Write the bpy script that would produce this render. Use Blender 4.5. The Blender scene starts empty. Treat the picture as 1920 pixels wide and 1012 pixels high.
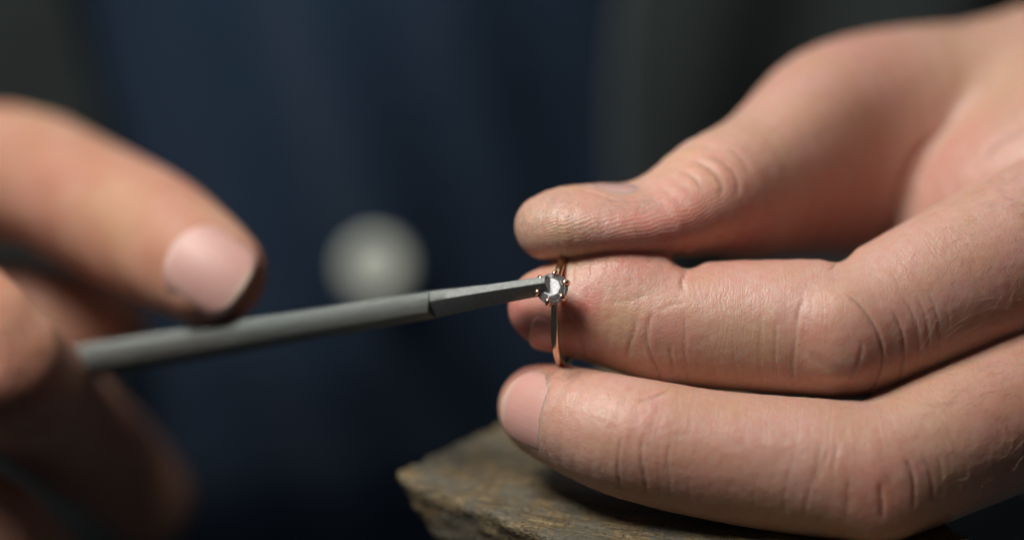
import bpy, bmesh, math, random
import numpy as np
from mathutils import Vector, Matrix
from mathutils.bvhtree import BVHTree

# ------------------------------------------------------------------ camera, world, lights
sc = bpy.context.scene
col = sc.collection
PITCH = math.radians(20)
DIST, SPX = 450.0, 13.0            # camera distance (mm) to the plane of the ring, pixels per mm there
FOCUS_Y, APERTURE_MM = 0.0, 31.0

RW = np.array(Matrix.Rotation(-PITCH, 3, 'X'))   # view-aligned mm frame (x right, y away, z up) -> world axes
def world(p):
    return (np.asarray(p, float) @ RW.T) * 0.001
def wvec(p):
    return Vector(world(p))

cam_d = bpy.data.cameras.new('camera'); cam = bpy.data.objects.new('camera', cam_d); col.objects.link(cam)
cam.location = wvec((0, -DIST, 0)); cam.rotation_euler = (math.pi / 2 - PITCH, 0, 0)
cam_d.sensor_width = 36.0; cam_d.lens = 36.0 * DIST / (1920 / SPX)
cam_d.clip_start = 0.02; cam_d.clip_end = 20
cam_d.dof.use_dof = True
cam_d.dof.focus_distance = (DIST + FOCUS_Y) * 0.001
cam_d.dof.aperture_fstop = cam_d.lens / APERTURE_MM
cam_d.dof.aperture_blades = 0
sc.camera = cam

w = bpy.data.worlds.new('World'); sc.world = w; w.use_nodes = True
w.node_tree.nodes['Background'].inputs[0].default_value = (0.62, 0.70, 0.80, 1)
w.node_tree.nodes['Background'].inputs[1].default_value = 0.04

def area(name, d, dist, sx, sy, power, colr, target=(0, 0, 0)):
    l = bpy.data.lights.new(name, 'AREA'); l.shape = 'RECTANGLE'; l.size = sx; l.size_y = sy
    l.energy = power; l.color = colr
    o = bpy.data.objects.new(name, l); col.objects.link(o)
    v = Vector(d).normalized() * dist
    o.location = wvec(Vector(target) + v)
    o.rotation_euler = (-(RWm @ v)).to_track_quat('-Z', 'Y').to_euler()
    return o
RWm = Matrix.Rotation(-PITCH, 3, 'X')
area('work_lamp', (-0.45, -0.49, 0.75), 340, 0.13, 0.12, 1.86, (1.0, 0.955, 0.905))
area('ceiling_light', (-0.1, 0.20, 1.0), 900, 0.6, 0.6, 1.5, (0.95, 0.97, 1.0))
sc.view_settings.view_transform = 'Standard'; sc.view_settings.look = 'None'
sc.view_settings.exposure = 0.0; sc.view_settings.gamma = 1.0
sc.render.engine = 'CYCLES'
sc.cycles.use_denoising = True
sc.cycles.max_bounces = 12; sc.cycles.transmission_bounces = 12; sc.cycles.glossy_bounces = 6
sc.cycles.sample_clamp_indirect = 6.0
sc.cycles.caustics_reflective = True; sc.cycles.caustics_refractive = True

# ------------------------------------------------------------------ helpers
def P(px, py, y):
    """photo-plan pixel plus depth (mm) -> mm point in the view-aligned frame"""
    f = (DIST + y) / DIST / SPX
    return np.array([(px - 960) * f, y, (506 - py) * f])

def unit(v):
    v = np.asarray(v, float); return v / np.linalg.norm(v)

def link(name, me, mat=None, parent=None):
    o = bpy.data.objects.new(name, me); col.objects.link(o)
    if mat is not None: me.materials.append(mat)
    if parent is not None: o.parent = parent
    return o

def mesh_from(name, verts_mm, faces, mat=None, parent=None, smooth=True):
    me = bpy.data.meshes.new(name)
    V = world(verts_mm)
    if isinstance(faces, np.ndarray):
        n = faces.shape[1]
        me.vertices.add(len(V)); me.vertices.foreach_set('co', V.astype(np.float32).ravel())
        me.loops.add(faces.size); me.loops.foreach_set('vertex_index', faces.astype(np.int32).ravel())
        me.polygons.add(len(faces))
        me.polygons.foreach_set('loop_start', np.arange(0, faces.size, n, dtype=np.int32))
        me.update(calc_edges=True)
    else:
        me.from_pydata([tuple(v) for v in V], [], faces); me.update()
    me.validate()
    me.polygons.foreach_set('use_smooth', [smooth] * len(me.polygons))
    return link(name, me, mat, parent)

def empty(name, loc_mm=(0, 0, 0)):
    o = bpy.data.objects.new(name, None); col.objects.link(o); o.empty_display_size = 0.01
    return o       # origin kept at the world origin: every mesh already holds its place

def tag(o, label, cat=None, group=None, kind=None):
    o['label'] = label
    if cat: o['category'] = cat
    if group: o['group'] = group
    if kind: o['kind'] = kind

# value noise on points, numpy
def hash3(i, j, k, seed):
    n = (i * 374761393 + j * 668265263 + k * 2147483647 + seed * 1274126177) & 0xffffffff
    n = ((n ^ (n >> 13)) * 1274126177) & 0xffffffff
    n = n ^ (n >> 16)
    return (n & 0xffff) / 65535.0
def vnoise(p, seed=0):
    p = np.asarray(p, float); i = np.floor(p).astype(np.int64); f = p - i; f = f * f * (3 - 2 * f)
    r = 0
    for a in (0, 1):
        for b in (0, 1):
            for c in (0, 1):
                wgt = (f[:, 0] if a else 1 - f[:, 0]) * (f[:, 1] if b else 1 - f[:, 1]) * (f[:, 2] if c else 1 - f[:, 2])
                r = r + wgt * hash3(i[:, 0] + a, i[:, 1] + b, i[:, 2] + c, seed)
    return r * 2 - 1
def fbm(p, oct=4, seed=0):
    r = 0; a = 1; s = 0
    for o in range(oct):
        r = r + a * vnoise(np.asarray(p) * 2 ** o + 17.3 * o, seed + o); s += a; a *= .5
    return r / s

# ------------------------------------------------------------------ distance fields -> meshes
class Chain:
    """a limb: a smooth curve with a lateral half-width a and dorsal / palmar half-heights"""
    def __init__(self, pts, nsub=3):
        # pts: (px, py, depth, a, bd, bp, dorsal)
        C = np.array([P(*p[:3]) for p in pts]); R = np.array([p[3:6] for p in pts], float)
        D = np.array([unit(p[6]) for p in pts])
        c, r, d = [], [], []
        n = len(pts)
        for i in range(n - 1):
            for s in range(nsub):
                t = s / nsub
                c.append(self.cr(C, i, t)); r.append(self.cr(R, i, t)); d.append((1 - t) * D[i] + t * D[i + 1])
        c.append(C[-1]); r.append(R[-1]); d.append(D[-1])
        self.c = np.array(c); self.r = np.maximum(np.array(r), .5); self.d = np.array(d)
        self.f32 = [x.astype(np.float32) for x in (self.c, self.r, self.d)]
        seg = np.linalg.norm(np.diff(self.c, axis=0), axis=1)
        self.s = np.concatenate([[0], np.cumsum(seg)])
    @staticmethod
    def cr(A, i, t):
        n = len(A); p0 = A[max(i - 1, 0)]; p1 = A[i]; p2 = A[i + 1]; p3 = A[min(i + 2, n - 1)]
        if i == 0: p0 = 2 * p1 - p2
        if i + 2 > n - 1: p3 = 2 * p2 - p1
        return .5 * (2 * p1 + (p2 - p0) * t + (2 * p0 - 5 * p1 + 4 * p2 - p3) * t * t + (3 * p1 - p0 - 3 * p2 + p3) * t ** 3)
    def seg(self, i, p):
        c_, r_, d_ = self.f32 if p.dtype == np.float32 else (self.c, self.r, self.d)
        A, B = c_[i], c_[i + 1]; ab = B - A; L = np.dot(ab, ab); T = ab / np.sqrt(L)
        t = np.clip(((p - A) @ ab) / L, 0, 1)
        q = p - (A + t[..., None] * ab)
        ra, rd, rp = [r_[i, k] + t * (r_[i + 1, k] - r_[i, k]) for k in range(3)]
        dn = d_[i] + .5 * (d_[i + 1] - d_[i]); dn = unit(dn - np.dot(dn, T) * T).astype(p.dtype)
        ln = np.cross(T, dn).astype(p.dtype)
        ax = q @ T; dor = q @ dn; lat = q @ ln
        b = np.where(dor > 0, rd, rp)
        m = np.minimum(np.minimum(ra, rd), rp)
        e = np.sqrt((lat / ra) ** 2 + (dor / b) ** 2 + (ax / m) ** 2)
        return (e - 1) * m, t, dor, lat
    def sdf_bricks(self, bc, pts, brad, far):
        """bc brick centres (n,3); pts (n,m,3); returns (n,m)"""
        out = np.full(pts.shape[:2], far, np.float32)
        for i in range(len(self.c) - 1):
            mid = .5 * (self.c[i] + self.c[i + 1]); R = .5 * np.linalg.norm(self.c[i + 1] - self.c[i]) + self.r[i:i + 2].max() + far + brad
            idx = np.nonzero(((bc - mid) ** 2).sum(1) < R * R)[0]
            if len(idx) == 0: continue
            f = self.seg(i, pts[idx])[0]
            out[idx] = np.minimum(out[idx], f)
        return out
    def params(self, v):
        best = np.full(len(v), 1e9); S = np.zeros(len(v)); DO = np.zeros(len(v)); LA = np.zeros(len(v))
        for i in range(len(self.c) - 1):
            mid = .5 * (self.c[i] + self.c[i + 1]); Rr = .5 * np.linalg.norm(self.c[i + 1] - self.c[i]) + self.r[i:i + 2].max() + 4
            ix = np.nonzero(((v - mid) ** 2).sum(1) < Rr * Rr)[0]
            if len(ix) == 0: continue
            f, t, dor, lat = self.seg(i, v[ix])
            m = f < best[ix]; j = ix[m]
            best[j] = f[m]; S[j] = (self.s[i] + t * (self.s[i + 1] - self.s[i]))[m]; DO[j] = dor[m]; LA[j] = lat[m]
        return best, S, DO, LA

def smin(a, b, k):
    h = np.maximum(k - np.abs(a - b), 0) / k
    return np.minimum(a, b) - h * h * k * .25

def surface_nets(vol, org, h):
    s = vol < 0
    nx, ny, nz = vol.shape
    cnt = np.zeros((nx - 1, ny - 1, nz - 1), np.uint8)
    for a in (0, 1):
        for b in (0, 1):
            for c in (0, 1):
                cnt += s[a:nx - 1 + a, b:ny - 1 + b, c:nz - 1 + c]
    act = np.nonzero(((cnt > 0) & (cnt < 8)).ravel())[0]
    del cnt
    ci, cj, ck = np.unravel_index(act, (nx - 1, ny - 1, nz - 1))
    acc = np.zeros((len(act), 3)); num = np.zeros(len(act))
    co = [(a, b, c) for a in (0, 1) for b in (0, 1) for c in (0, 1)]
    vals = {c: vol[ci + c[0], cj + c[1], ck + c[2]] for c in co}
    for c in co:
        for ax in range(3):
            if c[ax] == 0:
                d = list(c); d[ax] = 1; d = tuple(d)
                v0, v1 = vals[c], vals[d]
                m = (v0 < 0) != (v1 < 0)
                t = np.where(m, v0 / np.where(m, v0 - v1, 1), 0)
                pos = np.repeat(np.array(c, float)[None], len(act), 0); pos[:, ax] = t
                acc[m] += pos[m]; num[m] += 1
    V = (np.stack([ci, cj, ck], 1) + acc / num[:, None]) * h + org
    def cid(i, j, k): return np.searchsorted(act, (i * (ny - 1) + j) * (nz - 1) + k)
    F = []
    for ax in range(3):
        sl0 = [slice(None)] * 3; sl1 = [slice(None)] * 3
        sl0[ax] = slice(0, -1); sl1[ax] = slice(1, None)
        d = s[tuple(sl0)] != s[tuple(sl1)]
        e = np.nonzero(d); inside = s[tuple(sl0)][e]
        i, j, k = e
        o1, o2 = (ax + 1) % 3, (ax + 2) % 3
        g = [i, j, k]
        ok = (g[o1] > 0) & (g[o2] > 0) & (g[o1] < vol.shape[o1] - 1) & (g[o2] < vol.shape[o2] - 1)
        g = [x[ok] for x in g]; inside = inside[ok]
        q = []
        for (u, vv) in ((0, 0), (1, 0), (1, 1), (0, 1)):
            h2 = [x.copy() for x in g]; h2[o1] = h2[o1] - 1 + u; h2[o2] = h2[o2] - 1 + vv
            q.append(cid(*h2))
        q = np.stack(q, 1)
        q[~inside] = q[~inside][:, ::-1]
        F.append(q)
    return V, np.concatenate(F)

def mesh_field(eval_bricks, lo, hi, h, far=3.0, B=8):
    """eval_bricks(brick centres, points (n,m,3), brick radius) -> (n,m) field"""
    lo = np.asarray(lo, float); hi = np.asarray(hi, float)
    nb = np.ceil((hi - lo) / (h * B)).astype(int)
    g = np.stack(np.meshgrid(*[np.arange(n) for n in nb], indexing='ij'), -1).reshape(-1, 3)
    bc = lo + (g + .5) * h * B
    d = eval_bricks(bc, bc[:, None, :], 0.0)[:, 0]
    brad = h * B * .87
    near = np.abs(d) < brad * 1.7
    vol = np.ones(nb * B + 1, np.float32) * far
    for b in g[d < 0]:
        vol[b[0] * B:(b[0] + 1) * B + 1, b[1] * B:(b[1] + 1) * B + 1, b[2] * B:(b[2] + 1) * B + 1] = -far
    off = np.stack(np.meshgrid(*[np.arange(B + 1)] * 3, indexing='ij'), -1).reshape(-1, 3) * h
    gn = g[near]
    for i0 in range(0, len(gn), 1500):
        gg = gn[i0:i0 + 1500]
        pts = ((lo + gg * h * B)[:, None, :] + off[None]).astype(np.float32)
        f = eval_bricks(lo + (gg + .5) * h * B, pts, brad).reshape(-1, B + 1, B + 1, B + 1)
        for b, ff in zip(gg, f):
            vol[b[0] * B:(b[0] + 1) * B + 1, b[1] * B:(b[1] + 1) * B + 1, b[2] * B:(b[2] + 1) * B + 1] = ff
    vol[0] = far; vol[-1] = far; vol[:, 0] = far; vol[:, -1] = far; vol[:, :, 0] = far; vol[:, :, -1] = far
    return surface_nets(vol, lo, h)

def smooth_mesh(V, F, it=3, lam=.5, mu=-.52):
    n = len(V)
    e = np.concatenate([F[:, [0, 1]], F[:, [1, 2]], F[:, [2, 3]], F[:, [3, 0]]])
    e = np.concatenate([e, e[:, ::-1]])
    deg = np.bincount(e[:, 0], minlength=n).astype(float); deg[deg == 0] = 1
    for k in range(it):
        for f in (lam, mu):
            a = np.stack([np.bincount(e[:, 0], weights=V[e[:, 1], c], minlength=n) for c in range(3)], 1) / deg[:, None]
            V = V + f * (a - V)
    return V

def vnormals(V, F):
    fn = np.cross(V[F[:, 2]] - V[F[:, 0]], V[F[:, 3]] - V[F[:, 1]])
    N = np.zeros_like(V)
    for c in range(4):
        for a in range(3):
            N[:, a] += np.bincount(F[:, c], weights=fn[:, a], minlength=len(V))
    l = np.linalg.norm(N, axis=1); l[l == 0] = 1
    return N / l[:, None]

EYE = np.array([0, -DIST, 0.0])
def hit(bvh, px, py):
    d = P(px, py, 0) - EYE
    loc, n, i, dist = bvh.ray_cast(Vector(EYE), Vector(d).normalized())
    return None if loc is None else np.array(loc)

def polyline_samples(bvh, pts, step=.25):
    out = []
    for (a, b) in zip(pts[:-1], pts[1:]):
        n = max(2, int(math.hypot(b[0] - a[0], b[1] - a[1]) / 13 / step))
        for k in range(n):
            t = k / n; q = hit(bvh, a[0] + (b[0] - a[0]) * t, a[1] + (b[1] - a[1]) * t)
            if q is not None: out.append(q)
    return np.array(out)

# spline through pixel points so traced folds are not polygonal
def pxspline(pts, n=6):
    A = np.array(pts, float); o = []
    for i in range(len(A) - 1):
        for s in range(n): o.append(Chain.cr(A, i, s / n))
    o.append(A[-1]); return o

# ------------------------------------------------------------------ materials
def newmat(name):
    m = bpy.data.materials.new(name); m.use_nodes = True
    nt = m.node_tree; b = nt.nodes['Principled BSDF']
    return m, nt, b
def N(nt, t, **kw):
    n = nt.nodes.new(t)
    for k, v in kw.items(): setattr(n, k, v)
    return n
def inp(n, **kw):
    for k, v in kw.items(): n.inputs[k.replace('_', ' ')].default_value = v
    return n
def L(nt, a, b): nt.links.new(a, b)
def math_n(nt, op, a, b=None, c=None):
    n = N(nt, 'ShaderNodeMath', operation=op)
    for i, x in enumerate((a, b, c)):
        if x is None: continue
        if hasattr(x, 'is_output') or hasattr(x, 'links'): L(nt, x, n.inputs[i])
        else: n.inputs[i].default_value = x
    return n.outputs[0]
def mixc(nt, fac, a, b, mode='MIX'):
    n = N(nt, 'ShaderNodeMix', data_type='RGBA', blend_type=mode)
    for i, x in ((0, fac), (6, a), (7, b)):
        if hasattr(x, 'links'): L(nt, x, n.inputs[i])
        else: n.inputs[i].default_value = x
    return n.outputs[2]
def noise(nt, vec, scale, detail=3, rough=.55, dist=0):
    n = N(nt, 'ShaderNodeTexNoise'); n.inputs['Scale'].default_value = scale; n.inputs['Detail'].default_value = detail
    n.inputs['Roughness'].default_value = rough; n.inputs['Distortion'].default_value = dist
    if vec is not None: L(nt, vec, n.inputs['Vector'])
    return n
def ramp(nt, fac, stops):
    n = N(nt, 'ShaderNodeValToRGB'); cr = n.color_ramp
    while len(cr.elements) < len(stops): cr.elements.new(.5)
    for e, (p, c) in zip(cr.elements, stops): e.position = p; e.color = c
    L(nt, fac, n.inputs[0]); return n.outputs[0]

def skin_material(name, detail=True):
    m, nt, b = newmat(name)
    tc = N(nt, 'ShaderNodeTexCoord'); mp = N(nt, 'ShaderNodeMapping'); mp.inputs['Scale'].default_value = (1000, 1000, 1000)
    L(nt, tc.outputs['Object'], mp.inputs['Vector']); mm = mp.outputs[0]          # millimetres
    tint = N(nt, 'ShaderNodeAttribute', attribute_name='tint')                    # r flush, g pale/yellow, b grime
    sep = N(nt, 'ShaderNodeSeparateColor'); L(nt, tint.outputs['Color'], sep.inputs[0])
    n1 = noise(nt, mm, .16, 4, .6); n2 = noise(nt, mm, .9, 4, .65); n3 = noise(nt, mm, 4.5, 3, .6)
    base = mixc(nt, ramp(nt, n1.outputs[0], [(.3, (0, 0, 0, 1)), (.7, (1, 1, 1, 1))]), (0.505, 0.310, 0.208, 1), (0.555, 0.335, 0.280, 1))
    base = mixc(nt, math_n(nt, 'MULTIPLY', ramp(nt, n2.outputs[0], [(.42, (0, 0, 0, 1)), (.72, (1, 1, 1, 1))]), .40), base, (0.52, 0.20, 0.145, 1))
    base = mixc(nt, math_n(nt, 'MULTIPLY', ramp(nt, n3.outputs[0], [(.5, (0, 0, 0, 1)), (.75, (1, 1, 1, 1))]), .18), base, (0.58, 0.37, 0.28, 1))
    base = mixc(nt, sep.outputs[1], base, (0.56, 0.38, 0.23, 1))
    fl = math_n(nt, 'MULTIPLY', sep.outputs[0], ramp(nt, noise(nt, mm, .55, 4, .65).outputs[0], [(.30, (.35, .35, .35, 1)), (.68, (1.3, 1.3, 1.3, 1))]))
    base = mixc(nt, fl, base, (0.52, 0.155, 0.125, 1))
    dirt = math_n(nt, 'MULTIPLY', tint.outputs['Alpha'], ramp(nt, noise(nt, mm, 1.6, 5, .7).outputs[0], [(.40, (.15, .15, .15, 1)), (.62, (1, 1, 1, 1))]))
    base = mixc(nt, dirt, base, (0.20, 0.165, 0.125, 1))
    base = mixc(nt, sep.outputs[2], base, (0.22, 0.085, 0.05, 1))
    # capillary mottling and tiny dark specks of filing dust
    if detail:
        vs = N(nt, 'ShaderNodeTexVoronoi'); vs.inputs['Scale'].default_value = .22; L(nt, mm, vs.inputs['Vector'])
        speck = ramp(nt, vs.outputs['Distance'], [(.018, (1, 1, 1, 1)), (.032, (0, 0, 0, 1))])
        base = mixc(nt, math_n(nt, 'MULTIPLY', speck, .75), base, (0.06, 0.04, 0.03, 1))
    if not detail:
        pn = noise(nt, mm, .085, 4, .6)
        base = mixc(nt, ramp(nt, pn.outputs[0], [(.40, (0, 0, 0, 1)), (.62, (.55, .55, .55, 1))]), base, (0.46, 0.20, 0.14, 1))
        base = mixc(nt, 1.0, base, (.80, .76, .70, 1), 'MULTIPLY')
    L(nt, base, b.inputs['Base Color'])
    b.inputs['Subsurface Weight'].default_value = 1.0
    b.inputs['Subsurface Radius'].default_value = (1.0, 0.27, 0.13)
    b.inputs['Subsurface Scale'].default_value = 0.0032
    b.inputs['Specular IOR Level'].default_value = 0.6
    rr = N(nt, 'ShaderNodeMapRange'); L(nt, n2.outputs[0], rr.inputs[0]); rr.inputs[3].default_value = .36; rr.inputs[4].default_value = .52
    if not detail: rr.inputs[3].default_value = .55; rr.inputs[4].default_value = .70; b.inputs['Specular IOR Level'].default_value = .4
    L(nt, rr.outputs[0], b.inputs['Roughness'])
    if detail:
        at = N(nt, 'ShaderNodeAttribute', attribute_name='skinco')     # x along finger, y ridge coordinate, z ridge mask
        sx = N(nt, 'ShaderNodeSeparateXYZ'); L(nt, at.outputs['Vector'], sx.inputs[0])
        wn = noise(nt, mm, .13, 1)
        # fingerprint ridges (0.5 mm pitch)
        rc = math_n(nt, 'ADD', sx.outputs[1], math_n(nt, 'MULTIPLY', wn.outputs[0], 1.6))
        rs = math_n(nt, 'SINE', math_n(nt, 'MULTIPLY', rc, 2 * math.pi / .46))
        brk = noise(nt, mm, 2.6, 2)
        rs = math_n(nt, 'MULTIPLY', math_n(nt, 'MULTIPLY', rs, sx.outputs[2]), math_n(nt, 'MULTIPLY', brk.outputs[0], 1.1))
        # fine cross-hatched skin cells
        st = N(nt, 'ShaderNodeMapping'); st.inputs['Scale'].default_value = (1.5, 2.2, 2.2); L(nt, mm, st.inputs['Vector'])
        vo = N(nt, 'ShaderNodeTexVoronoi', feature='DISTANCE_TO_EDGE'); vo.inputs['Scale'].default_value = 1.15; L(nt, st.outputs[0], vo.inputs['Vector'])
        cells = ramp(nt, vo.outputs['Distance'], [(0, (0, 0, 0, 1)), (.22, (1, 1, 1, 1))])
        # faint lines across the finger
        lw = N(nt, 'ShaderNodeAttribute', attribute_name='lines')
        ln = noise(nt, mm, .22, 3)
        lc = N(nt, 'ShaderNodeCombineXYZ'); L(nt, math_n(nt, 'ADD', math_n(nt, 'MULTIPLY', sx.outputs[0], .85), math_n(nt, 'MULTIPLY', ln.outputs[0], 1.6)), lc.inputs[0])
        l1 = noise(nt, lc.outputs[0], 1.0, 2, .6)
        lines = ramp(nt, math_n(nt, 'ABSOLUTE', math_n(nt, 'SUBTRACT', l1.outputs[0], .5)), [(0, (0, 0, 0, 1)), (.045, (1, 1, 1, 1))])
        h = math_n(nt, 'ADD', math_n(nt, 'MULTIPLY', rs, .028), math_n(nt, 'MULTIPLY', cells, .019))
        h = math_n(nt, 'ADD', h, math_n(nt, 'MULTIPLY', math_n(nt, 'MULTIPLY', lines, lw.outputs['Fac']), .018))
        h = math_n(nt, 'ADD', h, math_n(nt, 'MULTIPLY', n2.outputs[0], .10))
        h = math_n(nt, 'ADD', h, math_n(nt, 'MULTIPLY', n3.outputs[0], .030))
        bp = N(nt, 'ShaderNodeBump'); bp.inputs['Strength'].default_value = 1.0; bp.inputs['Distance'].default_value = 0.001
        L(nt, h, bp.inputs['Height']); L(nt, bp.outputs[0], b.inputs['Normal'])
    return m

def nail_material(name='nail_keratin', k=(.94, .86, .83)):
    m, nt, b = newmat(name)
    tc = N(nt, 'ShaderNodeTexCoord'); mp = N(nt, 'ShaderNodeMapping'); mp.inputs['Scale'].default_value = (1000,) * 3
    L(nt, tc.outputs['Object'], mp.inputs['Vector'])
    at = N(nt, 'ShaderNodeAttribute', attribute_name='nailco')   # x 0 cuticle .. 1 tip, y -1..1 across
    sx = N(nt, 'ShaderNodeSeparateXYZ'); L(nt, at.outputs['Vector'], sx.inputs[0])
    n1 = noise(nt, mp.outputs[0], .5, 3)
    c = ramp(nt, sx.outputs[0], [(0, (.66, .50, .46, 1)), (.16, (.60, .36, .32, 1)), (.5, (.58, .34, .30, 1)), (.88, (.60, .34, .30, 1)), (.95, (.62, .50, .40, 1))])
    c = mixc(nt, math_n(nt, 'MULTIPLY', n1.outputs[0], .35), c, (.68, .50, .46, 1))
    c = mixc(nt, 1.0, c, (*k, 1), 'MULTIPLY')
    L(nt, c, b.inputs['Base Color'])
    b.inputs['Subsurface Weight'].default_value = .4; b.inputs['Subsurface Radius'].default_value = (1, .4, .25); b.inputs['Subsurface Scale'].default_value = .001
    b.inputs['Roughness'].default_value = .30; b.inputs['Specular IOR Level'].default_value = .6
    rc = N(nt, 'ShaderNodeCombineXYZ'); L(nt, math_n(nt, 'MULTIPLY', sx.outputs[1], 9.0), rc.inputs[1])
    r1 = noise(nt, rc.outputs[0], 1.0, 2)
    bp = N(nt, 'ShaderNodeBump'); bp.inputs['Distance'].default_value = .001; bp.inputs['Strength'].default_value = 1
    L(nt, math_n(nt, 'MULTIPLY', r1.outputs[0], .05), bp.inputs['Height']); L(nt, bp.outputs[0], b.inputs['Normal'])
    return m

M_nail2 = nail_material('dimmed_nail', (.82, .82, .82)); M_nail_red = nail_material('shade_red_nail', (.82, .60, .55)); M_nail_pale = nail_material('pale_nail', (.84, .79, .77)); M_nail_pale.node_tree.nodes['Principled BSDF'].inputs['Roughness'].default_value = .55; M_nail2.node_tree.nodes['Principled BSDF'].inputs['Roughness'].default_value = .2  # thumb copy darkened against strong light; index copy carries its shade in colour
M_skin = skin_material('skin'); M_skin_soft = skin_material('skin_far', False); M_nail = nail_material()
M_gum = M_skin

# ------------------------------------------------------------------ the hand that holds the ring
idx_pts = [
    (1022, 577, 9.5, 5.6, 5.4, 5.8, (-.30, -.50, -.80)),
    (1062, 578, 9.3, 7.0, 6.7, 7.1, (-.26, -.52, -.80)),
    (1130, 584, 9.0, 8.2, 7.6, 8.6, (-.22, -.58, -.76)),
    (1200, 596, 8.6, 8.9, 8.4, 9.2, (-.15, -.66, -.70)),
    (1270, 608, 8.0, 9.3, 8.9, 8.9, (-.10, -.76, -.62)),
    (1400, 612, 7.0, 9.7, 9.3, 9.7, (0, -.82, -.56)),
    (1500, 614, 6.2, 10.0, 9.8, 9.9, (0, -.86, -.50)),
    (1590, 615, 6.0, 10.3, 10.4, 10.0, (.05, -.88, -.46)),
    (1660, 592, 7.2, 10.8, 10.6, 10.4, (.10, -.88, -.46)),
    (1770, 542, 9.5, 11.6, 11.3, 11.3, (.15, -.86, -.46)),
    (1950, 462, 14, 13.0, 12.5, 13.0, (.2, -.86, -.4)),
    (2150, 385, 22, 14.5, 13.5, 15.0, (.2, -.86, -.4)),
]
mid_pts = [
    (1000, 760, 12.0, 6.0, 5.2, 6.0, (-.66, -.74, .08)),
    (1030, 771, 9.4, 7.1, 6.6, 6.8, (-.60, -.79, .05)),
    (1085, 790, 5.5, 7.9, 7.6, 8.2, (-.48, -.87, .0)),
    (1150, 812, 2.4, 8.6, 8.2, 8.8, (-.34, -.93, -.05)),
    (1215, 828, 1.2, 9.0, 8.7, 8.8, (-.22, -.95, -.12)),
    (1320, 850, .8, 9.3, 9.0, 9.5, (-.10, -.95, -.2)),
    (1450, 868, .5, 9.8, 9.4, 9.8, (0, -.93, -.3)),
    (1620, 884, .4, 10.4, 10.3, 10.0, (.05, -.9, -.4)),
    (1690, 866, 1.8, 10.6, 10.4, 10.3, (.10, -.9, -.4)),
    (1790, 822, 4.5, 11.0, 10.6, 11.0, (.15, -.88, -.42)),
    (1960, 745, 10, 12.0, 11.5, 12.0, (.2, -.88, -.4)),
    (2170, 655, 18, 13.5, 12.5, 14.0, (.2, -.88, -.4)),
]
th_pts = [
    (1024, 424, 9.5, 6.1, 4.6, 4.9, (-.25, -.18, .95)),
    (1065, 418, 9.5, 8.0, 5.3, 5.2, (-.15, -.20, .95)),
    (1130, 411, 9.8, 9.0, 5.0, 5.0, (-.05, -.25, .95)),
    (1200, 407, 10.5, 9.4, 4.9, 5.4, (.02, -.25, .95)),
    (1275, 392, 13, 9.6, 6.8, 7.2, (-.25, -.22, .93)),
    (1345, 358, 17, 9.8, 8.6, 9.4, (-.42, -.2, .88)),
    (1424, 318, 24, 9.4, 8.6, 10.2, (-.5, -.15, .82)),
    (1502, 257, 33, 10.2, 10.0, 11.0, (-.5, -.1, .82)),
    (1562, 218, 40, 11.5, 11.2, 12.5, (-.45, -.1, .86)),
    (1662, 196, 47, 13.0, 12.0, 15.0, (-.15, 0, .98)),
    (1830, 196, 54, 15.0, 13.2, 18.0, (-.02, 0, 1)),
    (2050, 212, 60, 17, 14.6, 21, (0, 0, 1)),
    (2300, 230, 66, 19, 17, 22, (0, 0, 1)),
]
UPv = (0, 0, 1); FR = (0, -1, 0)
web_pts = [(1400, 372, 26, 8, 8, 8, UPv), (1520, 365, 37, 10.0, 10.0, 9.3, UPv), (1640, 335, 46, 12, 12, 12, UPv), (1760, 290, 52, 14, 14, 14, UPv), (1950, 300, 58, 16, 16, 16, UPv)]
palm_pts = [(1790, 440, 40, 10, 10, 10, FR), (1880, 400, 40, 15, 15, 15, FR), (1990, 380, 40, 20, 19, 19, FR), (2200, 400, 42, 26, 22, 22, FR), (2450, 430, 50, 27, 21, 21, FR)]
heel_pts = [(2150, 560, 36, 22, 16, 18, FR), (2400, 540, 48, 30, 19, 20, FR), (2700, 500, 66, 29, 20, 20, FR), (3050, 470, 92, 28, 22, 22, FR)]
heel2_pts = [(2120, 760, 34, 14, 14, 14, FR), (2420, 640, 52, 18, 16, 16, FR)]
ring_pts = [(2160, 820, 30, 12, 12, 12, FR), (1990, 800, 33, 10.5, 10, 10, FR), (1880, 770, 38, 9.6, 9.6, 9.6, FR), (1900, 700, 50, 8.6, 8.6, 8.6, FR), (2010, 670, 54, 7.6, 7.6, 7.6, FR)]
lit_pts = [(2200, 900, 44, 10.5, 10.5, 10.5, FR), (2060, 880, 50, 9, 9, 9, FR), (1980, 840, 56, 8.2, 8.2, 8.2, FR), (2000, 770, 64, 7.4, 7.4, 7.4, FR), (2090, 740, 66, 6.6, 6.6, 6.6, FR)]

C_idx, C_mid, C_th = Chain(idx_pts), Chain(mid_pts), Chain(th_pts)
C_web, C_palm, C_heel, C_heel2, C_ring, C_lit = [Chain(p, 3) for p in (web_pts, palm_pts, heel_pts, heel2_pts, ring_pts, lit_pts)]

def ball(p, c, r, sq=(1, 1, 1)):
    q = (p - c.astype(p.dtype)) / np.asarray(sq, p.dtype); return np.linalg.norm(q, axis=-1) - r

def bar(p, a, b, r):
    a = a.astype(p.dtype); ab = (b - a).astype(p.dtype); t = np.clip(((p - a) @ ab) / np.dot(ab, ab), 0, 1)
    return np.linalg.norm(p - a - t[..., None] * ab, axis=-1) - p.dtype.type(r)

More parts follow.
